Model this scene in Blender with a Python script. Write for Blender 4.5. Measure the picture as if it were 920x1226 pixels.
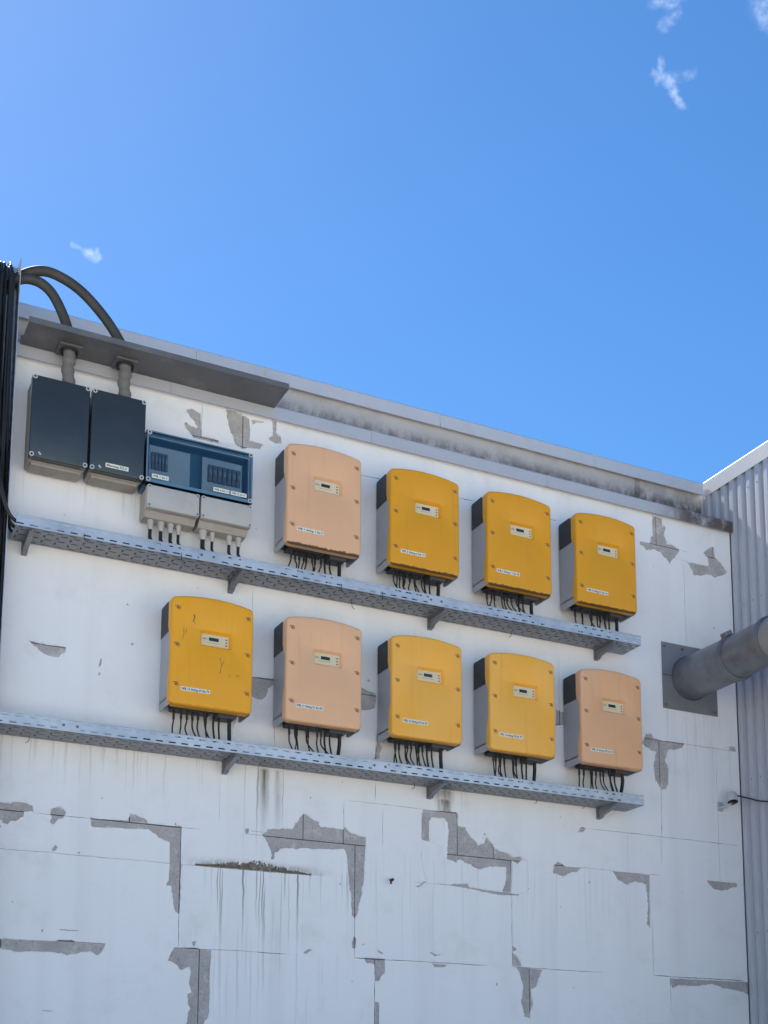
import bpy, bmesh, math, random
from mathutils import Vector, Matrix
from mathutils.geometry import delaunay_2d_cdt
R = math.radians
random.seed(7)
scene = bpy.context.scene
for o in list(bpy.data.objects): bpy.data.objects.remove(o)
COL = scene.collection

# ------------------------------------------------------------------ camera
cam_d = bpy.data.cameras.new('camera'); cam = bpy.data.objects.new('camera', cam_d); COL.objects.link(cam)
scene.camera = cam
RV = Vector((0.88343, -0.46853, -0.00473)); UV = Vector((-0.07471, -0.15082, 0.98573)); FV = Vector((0.46256, 0.87048, 0.16824))
cam.matrix_world = Matrix(((RV.x, UV.x, -FV.x, -2.10965), (RV.y, UV.y, -FV.y, -7.20843), (RV.z, UV.z, -FV.z, 1.60816), (0, 0, 0, 1)))
cam_d.sensor_fit = 'HORIZONTAL'; cam_d.sensor_width = 36.0
cam_d.lens = 36.0 * 1650.93 / 920
cam_d.shift_x = -(542.99 - 460) / 920; cam_d.shift_y = (1072.26 - 613) / 920
cam_d.clip_end = 3000

# ------------------------------------------------------------------ sun and sky
SUN = Vector((-0.06, 1.0, 1.105)).normalized()
sun_d = bpy.data.lights.new('sun', 'SUN'); sun = bpy.data.objects.new('sun', sun_d); COL.objects.link(sun)
sun_d.energy = 5.0; sun_d.angle = R(0.5); sun_d.color = (1.0, 0.94, 0.86)
sun.rotation_euler = (-SUN).to_track_quat('-Z', 'Y').to_euler()
world = bpy.data.worlds.new('World'); scene.world = world; world.use_nodes = True
wn = world.node_tree; wn.nodes.clear()
def N(nt, t, **kw):
    n = nt.nodes.new(t)
    for k, v in kw.items():
        if k.startswith('i_'):
            n.inputs[k[2:].replace('_', ' ')].default_value = v
        else: setattr(n, k, v)
    return n
def L(nt, a, b): nt.links.new(a, b)
def M(nt, op, a, b=None, c=None, clamp=False):
    n = nt.nodes.new('ShaderNodeMath'); n.operation = op; n.use_clamp = clamp
    for i, v in enumerate((a, b, c)):
        if v is None: continue
        if isinstance(v, (int, float)): n.inputs[i].default_value = v
        else: nt.links.new(v, n.inputs[i])
    return n.outputs[0]
def VM(nt, op, a, b=None, scale=None):
    n = nt.nodes.new('ShaderNodeVectorMath'); n.operation = op
    for i, v in enumerate((a, b)):
        if v is None: continue
        if isinstance(v, (tuple, list, Vector)): n.inputs[i].default_value = tuple(v)
        else: nt.links.new(v, n.inputs[i])
    if scale is not None:
        if isinstance(scale, (int, float)): n.inputs['Scale'].default_value = scale
        else: nt.links.new(scale, n.inputs['Scale'])
    return n.outputs['Value'] if op in ('DOT_PRODUCT', 'LENGTH', 'DISTANCE') else n.outputs[0]
sky = N(wn, 'ShaderNodeTexSky', sky_type='NISHITA', sun_disc=False)
sky.sun_elevation = math.asin(SUN.z); sky.sun_rotation = math.atan2(SUN.x, SUN.y)
sky.altitude = 300; sky.air_density = 1.0; sky.dust_density = 0.12; sky.ozone_density = 4.0
hs = N(wn, 'ShaderNodeHueSaturation'); hs.inputs['Saturation'].default_value = 1.22
L(wn, sky.outputs[0], hs.inputs['Color'])
tc = N(wn, 'ShaderNodeTexCoord')
nz = N(wn, 'ShaderNodeTexNoise', i_Scale=70.0, i_Detail=4.0, i_Roughness=0.5)
L(wn, tc.outputs['Generated'], nz.inputs['Vector'])
wv = VM(wn, 'SUBTRACT', nz.outputs['Color'], (.5, .5, .5))
P_ = VM(wn, 'ADD', tc.outputs['Generated'], VM(wn, 'SCALE', wv, scale=0.013))
STROKES = [  # thin wisps of cloud, by direction: start, end, half width, opacity
 ((.464, .6074, .6448), (.4715, .6048, .6418), .0018, .5), ((.4715, .6048, .6418), (.4759, .6039, .6394), .0026, .8),
 ((.4759, .6039, .6394), (.4799, .6053, .635), .0034, 1.), ((.4799, .6053, .635), (.4854, .6068, .6294), .0022, .9),
 ((.4754, .6032, .6404), (.4848, .5945, .6416), .0022, .45), ((.4674, .6006, .6487), (.4699, .6069, .641), .0022, .6),
 ((.4653, .5825, .6665), (.4623, .5896, .6623), .0028, .6), ((.4524, .5859, .6724), (.4592, .5825, .6707), .0036, .7),
 ((.4592, .5825, .6707), (.466, .575, .675), .003, .6),
 ((.5049, .5516, .664), (.5107, .5543, .6572), .005, .65), ((.5049, .5516, .664), (.512, .54, .668), .006, .5),
 ((.1614, .8149, .5566), (.1695, .8136, .5561), .0016, .5), ((.1695, .8136, .5561), (.1767, .814, .5533), .0024, .9),
 ((.1765, .8118, .5566), (.1787, .8137, .5532), .0016, .8)]
acc = None
for a, b, wd, op in STROKES:
    a, b = Vector(a), Vector(b); ba = b - a
    pa = VM(wn, 'SUBTRACT', P_, a)
    h = M(wn, 'MULTIPLY', VM(wn, 'DOT_PRODUCT', pa, ba), 1 / ba.dot(ba), clamp=True)
    d = VM(wn, 'LENGTH', VM(wn, 'SUBTRACT', pa, VM(wn, 'SCALE', ba, scale=h)))
    m = N(wn, 'ShaderNodeMapRange', interpolation_type='SMOOTHERSTEP')
    L(wn, d, m.inputs['Value']); m.inputs['From Min'].default_value = wd * 2.0; m.inputs['From Max'].default_value = 0; m.inputs['To Max'].default_value = op
    acc = m.outputs[0] if acc is None else M(wn, 'MAXIMUM', acc, m.outputs[0])
nz2 = N(wn, 'ShaderNodeTexNoise', i_Scale=260.0, i_Detail=5.0, i_Roughness=0.6); L(wn, tc.outputs['Generated'], nz2.inputs['Vector'])
acc = M(wn, 'MULTIPLY', acc, M(wn, 'MULTIPLY_ADD', nz2.outputs['Fac'], 2.4, -0.55, clamp=True))
mixc = N(wn, 'ShaderNodeMix', data_type='RGBA'); L(wn, M(wn, 'MULTIPLY', acc, .27), mixc.inputs[0]); L(wn, hs.outputs[0], mixc.inputs[6])
mixc.inputs[7].default_value = (9.5, 10.0, 10.8, 1)
bg = N(wn, 'ShaderNodeBackground'); bg.inputs['Strength'].default_value = 0.056
wo = N(wn, 'ShaderNodeOutputWorld'); L(wn, mixc.outputs[2], bg.inputs['Color']); L(wn, bg.outputs[0], wo.inputs['Surface'])
scene.view_settings.view_transform = 'Standard'; scene.view_settings.look = 'None'
scene.view_settings.gamma = 1; scene.view_settings.exposure = 1.65; scene.view_settings.use_curve_mapping = False

# ------------------------------------------------------------------ materials
def lin(c): return tuple((x / 12.92 if x <= .04045 else ((x + .055) / 1.055) ** 2.4) for x in c)
MATS = {}
def mat(name, col, rough=.6, metal=0., var=.12, nscale=6., bump=0., bscale=60., spec=.5, dirt=None, dirt_amt=.0, dscale=9., world_co=False, stretch=(1, 1, 1), rvar=.1):
    m = bpy.data.materials.new(name); m.use_nodes = True; nt = m.node_tree; b = nt.nodes['Principled BSDF']
    b.inputs['Roughness'].default_value = rough; b.inputs['Metallic'].default_value = metal; b.inputs['Specular IOR Level'].default_value = spec
    if world_co: co = nt.nodes.new('ShaderNodeNewGeometry').outputs['Position']
    else:
        co = VM(nt, 'ADD', nt.nodes.new('ShaderNodeTexCoord').outputs['Object'], VM(nt, 'SCALE', (7., 5., 9.), scale=nt.nodes.new('ShaderNodeObjectInfo').outputs['Random']))
    if stretch != (1, 1, 1): co = VM(nt, 'MULTIPLY', co, stretch)
    n = N(nt, 'ShaderNodeTexNoise', i_Scale=nscale, i_Detail=5.0, i_Roughness=.6); L(nt, co, n.inputs['Vector'])
    f = M(nt, 'MULTIPLY_ADD', n.outputs['Fac'], 2 * var, 1 - var)
    c = VM(nt, 'SCALE', tuple(col), scale=f)
    if dirt is not None:
        n2 = N(nt, 'ShaderNodeTexNoise', i_Scale=dscale, i_Detail=7.0, i_Roughness=.68); L(nt, co, n2.inputs['Vector'])
        mr = N(nt, 'ShaderNodeMapRange'); L(nt, n2.outputs['Fac'], mr.inputs['Value'])
        mr.inputs['From Min'].default_value = .5; mr.inputs['From Max'].default_value = .75; mr.inputs['To Max'].default_value = dirt_amt
        mx = N(nt, 'ShaderNodeMix', data_type='RGBA'); L(nt, mr.outputs[0], mx.inputs[0]); L(nt, c, mx.inputs[6]); mx.inputs[7].default_value = (*dirt, 1)
        c = mx.outputs[2]
    L(nt, c, b.inputs['Base Color'])
    if rvar: L(nt, M(nt, 'MULTIPLY_ADD', n.outputs['Fac'], rvar * 2, rough - rvar), b.inputs['Roughness'])
    if bump:
        n3 = N(nt, 'ShaderNodeTexNoise', i_Scale=bscale, i_Detail=4.0); L(nt, co, n3.inputs['Vector'])
        bp = N(nt, 'ShaderNodeBump', i_Strength=bump, i_Distance=.01); L(nt, n3.outputs['Fac'], bp.inputs['Height']); L(nt, bp.outputs[0], b.inputs['Normal'])
    MATS[name] = m
    return m
def mixin(m, fac, col):
    """lay a further colour over a material's base colour"""
    nt = m.node_tree; b = nt.nodes['Principled BSDF']; s = b.inputs['Base Color'].links[0].from_socket
    mx = N(nt, 'ShaderNodeMix', data_type='RGBA'); L(nt, fac, mx.inputs[0]); L(nt, s, mx.inputs[6]); mx.inputs[7].default_value = (*col, 1)
    L(nt, mx.outputs[2], b.inputs['Base Color'])
def mrange(nt, v, a, b, c=0., d=1., smooth=True):
    n = N(nt, 'ShaderNodeMapRange', interpolation_type='SMOOTHSTEP' if smooth else 'LINEAR')
    L(nt, v, n.inputs['Value'])
    for k, x in (('From Min', a), ('From Max', b), ('To Min', c), ('To Max', d)): n.inputs[k].default_value = x
    return n.outputs[0]
def zone(nt, X, Z, x0, x1, z0, z1, sx=.06, sz=.05):
    a = M(nt, 'MULTIPLY', mrange(nt, X, x0 - sx, x0 + sx), mrange(nt, X, x1 + sx, x1 - sx))
    b = M(nt, 'MULTIPLY', mrange(nt, Z, z0, z1), mrange(nt, Z, z1 + sz, z1 - .005))
    return M(nt, 'MULTIPLY', a, b)

def wall_paint():
    m = mat('wall_paint', (.84, .86, .87), rough=.62, var=.03, nscale=1.3, bump=.16, bscale=14, world_co=True, rvar=.06)
    nt = m.node_tree; pos = nt.nodes.new('ShaderNodeNewGeometry').outputs['Position']
    sp = N(nt, 'ShaderNodeSeparateXYZ'); L(nt, pos, sp.inputs[0]); X, Z = sp.outputs['X'], sp.outputs['Z']
    # broad faint roller bands and a thin general film of dust
    n = N(nt, 'ShaderNodeTexNoise', i_Scale=1.0, i_Detail=3.0); L(nt, VM(nt, 'MULTIPLY', pos, (5.5, 1, .25)), n.inputs['Vector'])
    mixin(m, mrange(nt, n.outputs['Fac'], .45, .75, 0, .22), (.64, .64, .65))
    n = N(nt, 'ShaderNodeTexNoise', i_Scale=3.2, i_Detail=8.0, i_Roughness=.7); L(nt, pos, n.inputs['Vector'])
    mixin(m, mrange(nt, n.outputs['Fac'], .5, .8, 0, .42), (.60, .58, .55))
    # thin run-down lines
    n = N(nt, 'ShaderNodeTexNoise', i_Scale=1.0, i_Detail=2.0, i_Roughness=.5); wob = N(nt, 'ShaderNodeTexNoise', i_Scale=9., i_Detail=2.0); L(nt, pos, wob.inputs['Vector'])
    L(nt, VM(nt, 'MULTIPLY', VM(nt, 'ADD', pos, VM(nt, 'SCALE', VM(nt, 'SUBTRACT', wob.outputs['Color'], (.5, .5, .5)), scale=.018)), (52, 1, .9)), n.inputs['Vector'])
    lines = mrange(nt, n.outputs['Fac'], .55, .66)
    z = None
    for q, s in (((.15, .85, 2.45, 3.05), .85), ((.2, .95, 2.0, 2.58), .26), ((-1.2, .3, 3.3, 3.66), .22), ((.40, .64, 3.0, 3.64), .7), ((1.55, 1.78, 3.35, 3.64), .5),
                 ((.98, 1.05, 2.75, 3.05), .5), ((2.2, 3.0, 2.6, 3.25), .18), ((3.3, 3.9, 3.5, 4.4), .2), ((-1, .4, 4.9, 5.1), .2), ((1.0, 2.0, 2.2, 3.2), .12)):
        zz = M(nt, 'MULTIPLY', zone(nt, X, Z, *q), s); z = zz if z is None else M(nt, 'MAXIMUM', z, zz)
    mixin(m, M(nt, 'MULTIPLY', lines, z), (.20, .195, .19))
    # brown algae runs below the tray
    n = N(nt, 'ShaderNodeTexNoise', i_Scale=1.0, i_Detail=5.0, i_Roughness=.6); L(nt, VM(nt, 'MULTIPLY', pos, (22, 1, 3.2)), n.inputs['Vector'])
    z = None
    for q, s in (((.49, .53, 3.25, 3.63), 1.), ((.50, .515, 3.05, 3.5), .6), ((.585, .60, 3.15, 3.63), 1.), ((1.62, 1.70, 3.44, 3.58), 1.), ((1.60, 1.72, 3.5, 3.64), .6)):
        zz = M(nt, 'MULTIPLY', zone(nt, X, Z, *q, sx=.025, sz=.02), s); z = zz if z is None else M(nt, 'MAXIMUM', z, zz)
    mixin(m, M(nt, 'MULTIPLY', mrange(nt, n.outputs['Fac'], .22, .5), z, clamp=True), (.13, .11, .07))
    # dirt gathered on the lap line at z 3.05
    n = N(nt, 'ShaderNodeTexNoise', i_Scale=14, i_Detail=6.0, i_Roughness=.7); L(nt, pos, n.inputs['Vector'])
    zz = M(nt, 'MULTIPLY', mrange(nt, Z, 3.045, 3.052), mrange(nt, Z, 3.115, 3.05)); zz = M(nt, 'MULTIPLY', zz, M(nt, 'MULTIPLY', mrange(nt, X, 0.0, .3), mrange(nt, X, 1.0, .6)))
    mixin(m, M(nt, 'MULTIPLY', mrange(nt, n.outputs['Fac'], .35, .6), zz), (.2, .17, .13))
    return m
wall_paint()
mat('substrate', (.43, .41, .405), rough=.85, var=.28, nscale=7, bump=.25, bscale=80, world_co=True, dirt=(.30, .285, .28), dirt_amt=.6, dscale=4)
m = MATS['substrate']; nt = m.node_tree; pos = nt.nodes.new('ShaderNodeNewGeometry').outputs['Position']
n = N(nt, 'ShaderNodeTexNoise', i_Scale=11, i_Detail=9.0, i_Roughness=.75); L(nt, pos, n.inputs['Vector'])
mixin(m, mrange(nt, n.outputs['Fac'], .50, .62, 0, .75), (.58, .56, .54))
n = N(nt, 'ShaderNodeTexNoise', i_Scale=60, i_Detail=5.0, i_Roughness=.7); L(nt, pos, n.inputs['Vector'])
mixin(m, mrange(nt, n.outputs['Fac'], .52, .68, 0, .75), (.20, .185, .18))
mat('core', (.16, .155, .15), rough=.9, world_co=True)
mat('yard', (.46, .425, .38), rough=.9, var=.2, nscale=.6, bump=.2, bscale=20, world_co=True, dirt=(.25, .24, .22), dirt_amt=.6, dscale=.8)
m = mat('parapet_concrete', (.50, .49, .48), rough=.85, var=.12, nscale=3, bump=.2, bscale=50, world_co=True, dirt=(.3, .28, .26), dirt_amt=.5, dscale=5)
nt = m.node_tree; pos = nt.nodes.new('ShaderNodeNewGeometry').outputs['Position']; sp = N(nt, 'ShaderNodeSeparateXYZ'); L(nt, pos, sp.inputs[0])
n = N(nt, 'ShaderNodeTexNoise', i_Scale=1.0, i_Detail=8.0, i_Roughness=.75); L(nt, VM(nt, 'MULTIPLY', pos, (9, 1, 6)), n.inputs['Vector'])
band = M(nt, 'ADD', mrange(nt, sp.outputs['Z'], 6.15, 6.03, 0, .95), mrange(nt, sp.outputs['X'], 3.0, 3.8, 0, .35))
n2 = N(nt, 'ShaderNodeTexNoise', i_Scale=1.0, i_Detail=4.0); L(nt, VM(nt, 'MULTIPLY', pos, (7, 1, .6)), n2.inputs['Vector'])
band = M(nt, 'ADD', band, M(nt, 'MULTIPLY', mrange(nt, sp.outputs['X'], 2.9, 3.6), mrange(nt, n2.outputs['Fac'], .5, .62, 0, .7)))
mixin(m, M(nt, 'MULTIPLY', band, mrange(nt, n.outputs['Fac'], .33, .62), clamp=True), (.13, .12, .115))
def flashing(name, base, x0):
    m = mat(name, base, rough=.42, metal=.25, var=.08, nscale=4, bump=.06, bscale=6, world_co=True, stretch=(.6, 1, 1), dirt=(.34, .33, .33), dirt_amt=.4, dscale=4)
    nt = m.node_tree; pos = nt.nodes.new('ShaderNodeNewGeometry').outputs['Position']; sp = N(nt, 'ShaderNodeSeparateXYZ'); L(nt, pos, sp.inputs[0])
    n = N(nt, 'ShaderNodeTexNoise', i_Scale=1.0, i_Detail=6.0, i_Roughness=.7); L(nt, VM(nt, 'MULTIPLY', pos, (9, 3, 7)), n.inputs['Vector'])
    mixin(m, M(nt, 'MULTIPLY', mrange(nt, n.outputs['Fac'], .3, .55), mrange(nt, sp.outputs['X'], x0, x0 + .35)), (.12, .10, .095))
flashing('coping_metal', (.60, .61, .63), 9.); flashing('ledge_metal', (.50, .52, .56), 3.25)
mat('canopy_metal', (.125, .13, .14), rough=.5, metal=.3, var=.15, nscale=3, world_co=True, dirt=(.28, .26, .24), dirt_amt=.5, dscale=5)
mat('galvanised', (.63, .64, .65), rough=.42, metal=.7, var=.28, nscale=5, bump=.04, bscale=40, world_co=True, dirt=(.40, .40, .40), dirt_amt=.5, dscale=6)
mat('galvanised_dull', (.27, .28, .30), rough=.5, metal=.55, var=.2, nscale=8, bump=.05, bscale=30, world_co=True, dirt=(.25, .22, .2), dirt_amt=.6, dscale=7)
mat('duct_metal', (.22, .23, .25), rough=.4, metal=.55, var=.3, nscale=9, bump=.12, bscale=9, world_co=True, dirt=(.11, .095, .09), dirt_amt=.75, dscale=6)
mat('duct_pale', (.34, .33, .32), rough=.55, metal=.4, var=.1, nscale=7, world_co=True)
mat('cladding', (.50, .515, .56), rough=.4, metal=.2, var=.05, nscale=3, world_co=True, stretch=(1, 1, .15), dirt=(.33, .34, .38), dirt_amt=.4, dscale=3)
mat('cladding_coping', (.66, .64, .60), rough=.45, metal=.1, var=.06, nscale=4, world_co=True)
def cover_mat(name, col, grime=0., fade=None):
    m = mat(name, col, rough=.36, var=.05, nscale=4, bump=.015, bscale=180, spec=.32, dirt=tuple(c * .8 for c in col), dirt_amt=.2, dscale=6, rvar=.05)
    nt = m.node_tree; oc = nt.nodes.new('ShaderNodeTexCoord').outputs['Object']; sp = N(nt, 'ShaderNodeSeparateXYZ'); L(nt, oc, sp.inputs[0])
    oc = VM(nt, 'ADD', oc, VM(nt, 'SCALE', (7., 5., 9.), scale=nt.nodes.new('ShaderNodeObjectInfo').outputs['Random']))
    if fade:
        n = N(nt, 'ShaderNodeTexNoise', i_Scale=2.2, i_Detail=3.0); L(nt, oc, n.inputs['Vector']); mixin(m, mrange(nt, n.outputs['Fac'], .38, .66, 0, .6), fade)
    n = N(nt, 'ShaderNodeTexNoise', i_Scale=1., i_Detail=3.0); L(nt, VM(nt, 'MULTIPLY', oc, (40, 1, 2)), n.inputs['Vector'])
    mixin(m, mrange(nt, n.outputs['Fac'], .58, .8, 0, .16), (.2, .15, .1))
    if grime:
        n = N(nt, 'ShaderNodeTexNoise', i_Scale=38., i_Detail=5.0, i_Roughness=.7); L(nt, oc, n.inputs['Vector'])
        z = M(nt, 'SUBTRACT', sp.outputs['Z'], M(nt, 'MULTIPLY', M(nt, 'SUBTRACT', n.outputs['Fac'], .5), .03))
        f = M(nt, 'MULTIPLY', mrange(nt, z, .013, .008, 0, grime), mrange(nt, sp.outputs['Y'], -.20, -.222))
        mixin(m, f, (.06, .045, .03))
    return m
YEL = (.74, .345, .016); PEA = (.80, .475, .27)
cover_mat('cover_yellow_grimy', YEL, .9); cover_mat('cover_yellow', (.86, .40, .02), .2)
cover_mat('cover_yellow_pale', (.90, .475, .09), .0, (.90, .42, .03)); cover_mat('cover_peach', PEA, .0); cover_mat('cover_peach_grimy', (.75, .45, .26), .9)
cover_mat('cover_orange_peach', (.76, .43, .22), .0, (.75, .44, .27))
mat('housing_grey', (.40, .41, .44), rough=.45, metal=.2, var=.06, nscale=5)
mat('black_plastic', (.018, .019, .022), rough=.5, var=.2, nscale=8)
mat('terminal_grey', (.065, .068, .075), rough=.55, var=.2, nscale=8)
mat('cable_black', (.013, .013, .014), rough=.45, var=.2, nscale=8)
mat('cable_dusty', (.035, .034, .033), rough=.6, var=.3, nscale=12)
mat('panel_cream', (.66, .59, .40), rough=.5, var=.04)
mat('screen', (.03, .035, .035), rough=.25)
mat('sticker', (.74, .76, .68), rough=.55, var=.05)
mat('ink', (.03, .045, .035), rough=.6); mat('ink_pale', (.30, .24, .19), rough=.6)
mat('screw_rust', (.22, .13, .07), rough=.6)
mat('lid_navy', (.036, .044, .048), rough=.22, var=.25, nscale=3, dirt=(.05, .055, .06), dirt_amt=.6, dscale=3, spec=.6)
mat('box_beige', (.34, .31, .275), rough=.75, var=.12, nscale=7, dirt=(.17, .15, .13), dirt_amt=.7, dscale=9)
mat('box_grey', (.47, .47, .445), rough=.6, var=.06, nscale=5, dirt=(.33, .31, .28), dirt_amt=.4, dscale=7)
mat('box_side', (.42, .40, .36), rough=.7, var=.1, nscale=6, dirt=(.22, .2, .17), dirt_amt=.6, dscale=8)
mat('screw_ring', (.48, .52, .55), rough=.4)
mat('box_blue', (.09, .20, .30), rough=.5, var=.1)
mat('plate_grey', (.50, .53, .55), rough=.5, var=.06)
mat('breaker', (.13, .145, .16), rough=.5); mat('breaker_pale', (.25, .27, .28), rough=.5)
mat('gland', (.46, .46, .44), rough=.5)
mat('hose', (.042, .044, .040), rough=.6, var=.25, nscale=8, dirt=(.075, .07, .06), dirt_amt=.6)
mat('conduit', (.17, .165, .155), rough=.8, var=.25, nscale=20, bump=.5, bscale=40)
mat('moss', (.27, .24, .19), rough=.95, var=.6, nscale=30, world_co=True)
mat('camera_white', (.50, .51, .52), rough=.45); mat('camera_black', (.008, .008, .01), rough=.15)
g = bpy.data.materials.new('clear_lid'); g.use_nodes = True; nt = g.node_tree; nt.nodes.clear()
tr = N(nt, 'ShaderNodeBsdfTransparent'); tr.inputs[0].default_value = (.80, .87, .91, 1); gl = N(nt, 'ShaderNodeBsdfGlossy'); gl.inputs['Roughness'].default_value = .09
fr = N(nt, 'ShaderNodeFresnel'); fr.inputs[0].default_value = 1.5; mx = N(nt, 'ShaderNodeMixShader'); ou = N(nt, 'ShaderNodeOutputMaterial')
L(nt, fr.outputs[0], mx.inputs[0]); L(nt, tr.outputs[0], mx.inputs[1]); L(nt, gl.outputs[0], mx.inputs[2]); L(nt, mx.outputs[0], ou.inputs[0]); MATS['clear_lid'] = g

# ------------------------------------------------------------------ mesh helpers
def spline(pts, n=6):
    pts = [Vector(p) for p in pts]
    if len(pts) < 3: return pts
    q = [pts[0] * 2 - pts[1]] + pts + [pts[-1] * 2 - pts[-2]]; out = []
    for i in range(1, len(q) - 2):
        for k in range(n):
            t = k / n; a, b, c, d = q[i - 1], q[i], q[i + 1], q[i + 2]
            out.append(.5 * ((2 * b) + (c - a) * t + (2 * a - 5 * b + 4 * c - d) * t * t + (3 * b - a - 3 * c + d) * t ** 3))
    return out + [pts[-1]]
class MB:
    def __init__(s): s.v = []; s.f = []
    def add(s, vs, fs):
        o = len(s.v); s.v += [tuple(x) for x in vs]; s.f += [tuple(i + o for i in f) for f in fs]; return s
    def box(s, x0, x1, y0, y1, z0, z1, c=0.):
        if not c:
            return s.add([(x0, y0, z0), (x1, y0, z0), (x1, y1, z0), (x0, y1, z0), (x0, y0, z1), (x1, y0, z1), (x1, y1, z1), (x0, y1, z1)],
                         [(0, 3, 2, 1), (4, 5, 6, 7), (0, 1, 5, 4), (1, 2, 6, 5), (2, 3, 7, 6), (3, 0, 4, 7)])
        bm = bmesh.new(); bmesh.ops.create_cube(bm, size=1)
        for v in bm.verts: v.co = Vector((x0 + (v.co.x + .5) * (x1 - x0), y0 + (v.co.y + .5) * (y1 - y0), z0 + (v.co.z + .5) * (z1 - z0)))
        bmesh.ops.bevel(bm, geom=list(bm.edges), offset=c, segments=2, affect='EDGES', profile=.5)
        bm.verts.index_update(); s.add([v.co for v in bm.verts], [[v.index for v in f.verts] for f in bm.faces]); bm.free(); return s
    def prism(s, poly, axis, a0, a1):
        """extrude a closed polygon (two coordinates) along axis 0/1/2"""
        n = len(poly)
        def mk(p, a):
            return {0: (a, p[0], p[1]), 1: (p[0], a, p[1]), 2: (p[0], p[1], a)}[axis]
        vs = [mk(p, a0) for p in poly] + [mk(p, a1) for p in poly]
        return s.add(vs, [tuple(range(n))[::-1], tuple(range(n, 2 * n))] + [(i, (i + 1) % n, n + (i + 1) % n, n + i) for i in range(n)])
    def tube(s, pts, r, sides=8, cap=True, smooth=6, rad=None):
        pts = spline(pts, smooth); n = len(pts); vs = []; up = None
        for i, p in enumerate(pts):
            t = (pts[min(i + 1, n - 1)] - pts[max(i - 1, 0)]).normalized()
            if up is None:
                up = Vector((0, 0, 1)) if abs(t.z) < .9 else Vector((0, 1, 0))
            a = (up - t * up.dot(t)).normalized(); b = t.cross(a); up = a
            rr = r if rad is None else r * rad(i / (n - 1))
            vs += [p + (a * math.cos(k * 2 * math.pi / sides) + b * math.sin(k * 2 * math.pi / sides)) * rr for k in range(sides)]
        fs = [(i * sides + k, i * sides + (k + 1) % sides, (i + 1) * sides + (k + 1) % sides, (i + 1) * sides + k) for i in range(n - 1) for k in range(sides)]
        if cap: fs += [tuple(range(sides))[::-1], tuple(range((n - 1) * sides, n * sides))]
        return s.add(vs, fs)
    def cyl(s, p0, p1, r, sides=16, r1=None):
        return s.tube([p0, p1], r, sides, rad=None if r1 is None else (lambda t: 1 + (r1 / r - 1) * t))
    def lathe(s, prof, o, axis='y', sides=32):
        """profile of (radius, distance along axis) around a point"""
        vs = []
        for r_, d in prof:
            for k in range(sides):
                a = 2 * math.pi * k / sides; c, q = r_ * math.cos(a), r_ * math.sin(a)
                vs.append((o[0] + c, o[1] + d, o[2] + q) if axis == 'y' else (o[0] + c, o[1] + q, o[2] + d))
        return s.add(vs, [(i * sides + k, i * sides + (k + 1) % sides, (i + 1) * sides + (k + 1) % sides, (i + 1) * sides + k) for i in range(len(prof) - 1) for k in range(sides)])
    def build(s, name, material, parent=None, smooth=None, loc=None):
        me = bpy.data.meshes.new(name); me.from_pydata(s.v, [], s.f); me.update()
        bm = bmesh.new(); bm.from_mesh(me); bmesh.ops.recalc_face_normals(bm, faces=bm.faces); bm.to_mesh(me); bm.free()
        me.materials.append(MATS[material])
        if smooth:
            for p in me.polygons: p.use_smooth = True
            me.set_sharp_from_angle(angle=R(smooth))
        return link(name, me, parent, loc)
def link(name, data, parent=None, loc=None):
    o = bpy.data.objects.new(name, data); COL.objects.link(o)
    if parent is not None: o.parent = parent
    if loc is not None: o.location = loc
    return o
def tag(o, label=None, cat=None, group=None, kind=None):
    for k, v in (('label', label), ('category', cat), ('group', group), ('kind', kind)):
        if v: o[k] = v
    return o
def thing(name, label, cat, loc=(0, 0, 0), group=None):
    return tag(link(name, None, None, loc), label, cat, group)
def copy_part(o, parent):
    c = o.copy(); COL.objects.link(c); c.parent = parent
    for ch in list(o.children): copy_part(ch, c)
    return c
def inpoly(x, z, P):
    r = False; n = len(P)
    for i in range(n):
        (x0, z0), (x1, z1) = P[i], P[i - 1]
        if (z0 > z) != (z1 > z) and x < (x1 - x0) * (z - z0) / (z1 - z0) + x0: r = not r
    return r
def cdt(polys, keep):
    vs = []; es = []
    for P in polys:
        o = len(vs); n = len(P); vs += [Vector((a, b)) for a, b in P]; es += [(o + i, o + (i + 1) % n) for i in range(n)]
    V, E_, F, *_ = delaunay_2d_cdt(vs, es, [], 0, 1e-6)
    F = [f for f in F if keep(*(sum((V[i] for i in f), Vector((0, 0))) / 3))]
    return [(v.x, v.y) for v in V], [tuple(f) for f in F]
FONT_CACHE = {}
def text(name, s, x, y, z, size, width, material, parent):
    cu = bpy.data.curves.new(name, 'FONT'); cu.body = s; cu.size = size; cu.resolution_u = 1; cu.offset = size * .03
    t = bpy.data.objects.new(name, cu); COL.objects.link(t); dg = bpy.context.evaluated_depsgraph_get()
    me = bpy.data.meshes.new_from_object(t.evaluated_get(dg)); bpy.data.objects.remove(t); bpy.data.curves.remove(cu)
    w = max(v.co.x for v in me.vertices) or 1; k = width / w if width else 1
    for v in me.vertices: v.co = Vector((x + v.co.x * k, y, z + v.co.y))
    me.materials.clear(); me.materials.append(MATS[material]); me.name = name
    return link(name, me, parent)

# ------------------------------------------------------------------ ground
tag(MB().add([(-600, -600, 0), (600, -600, 0), (600, 600, 0), (-600, 600, 0)], [(0, 1, 2, 3)]).build('ground', 'yard'), kind='structure')

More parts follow.
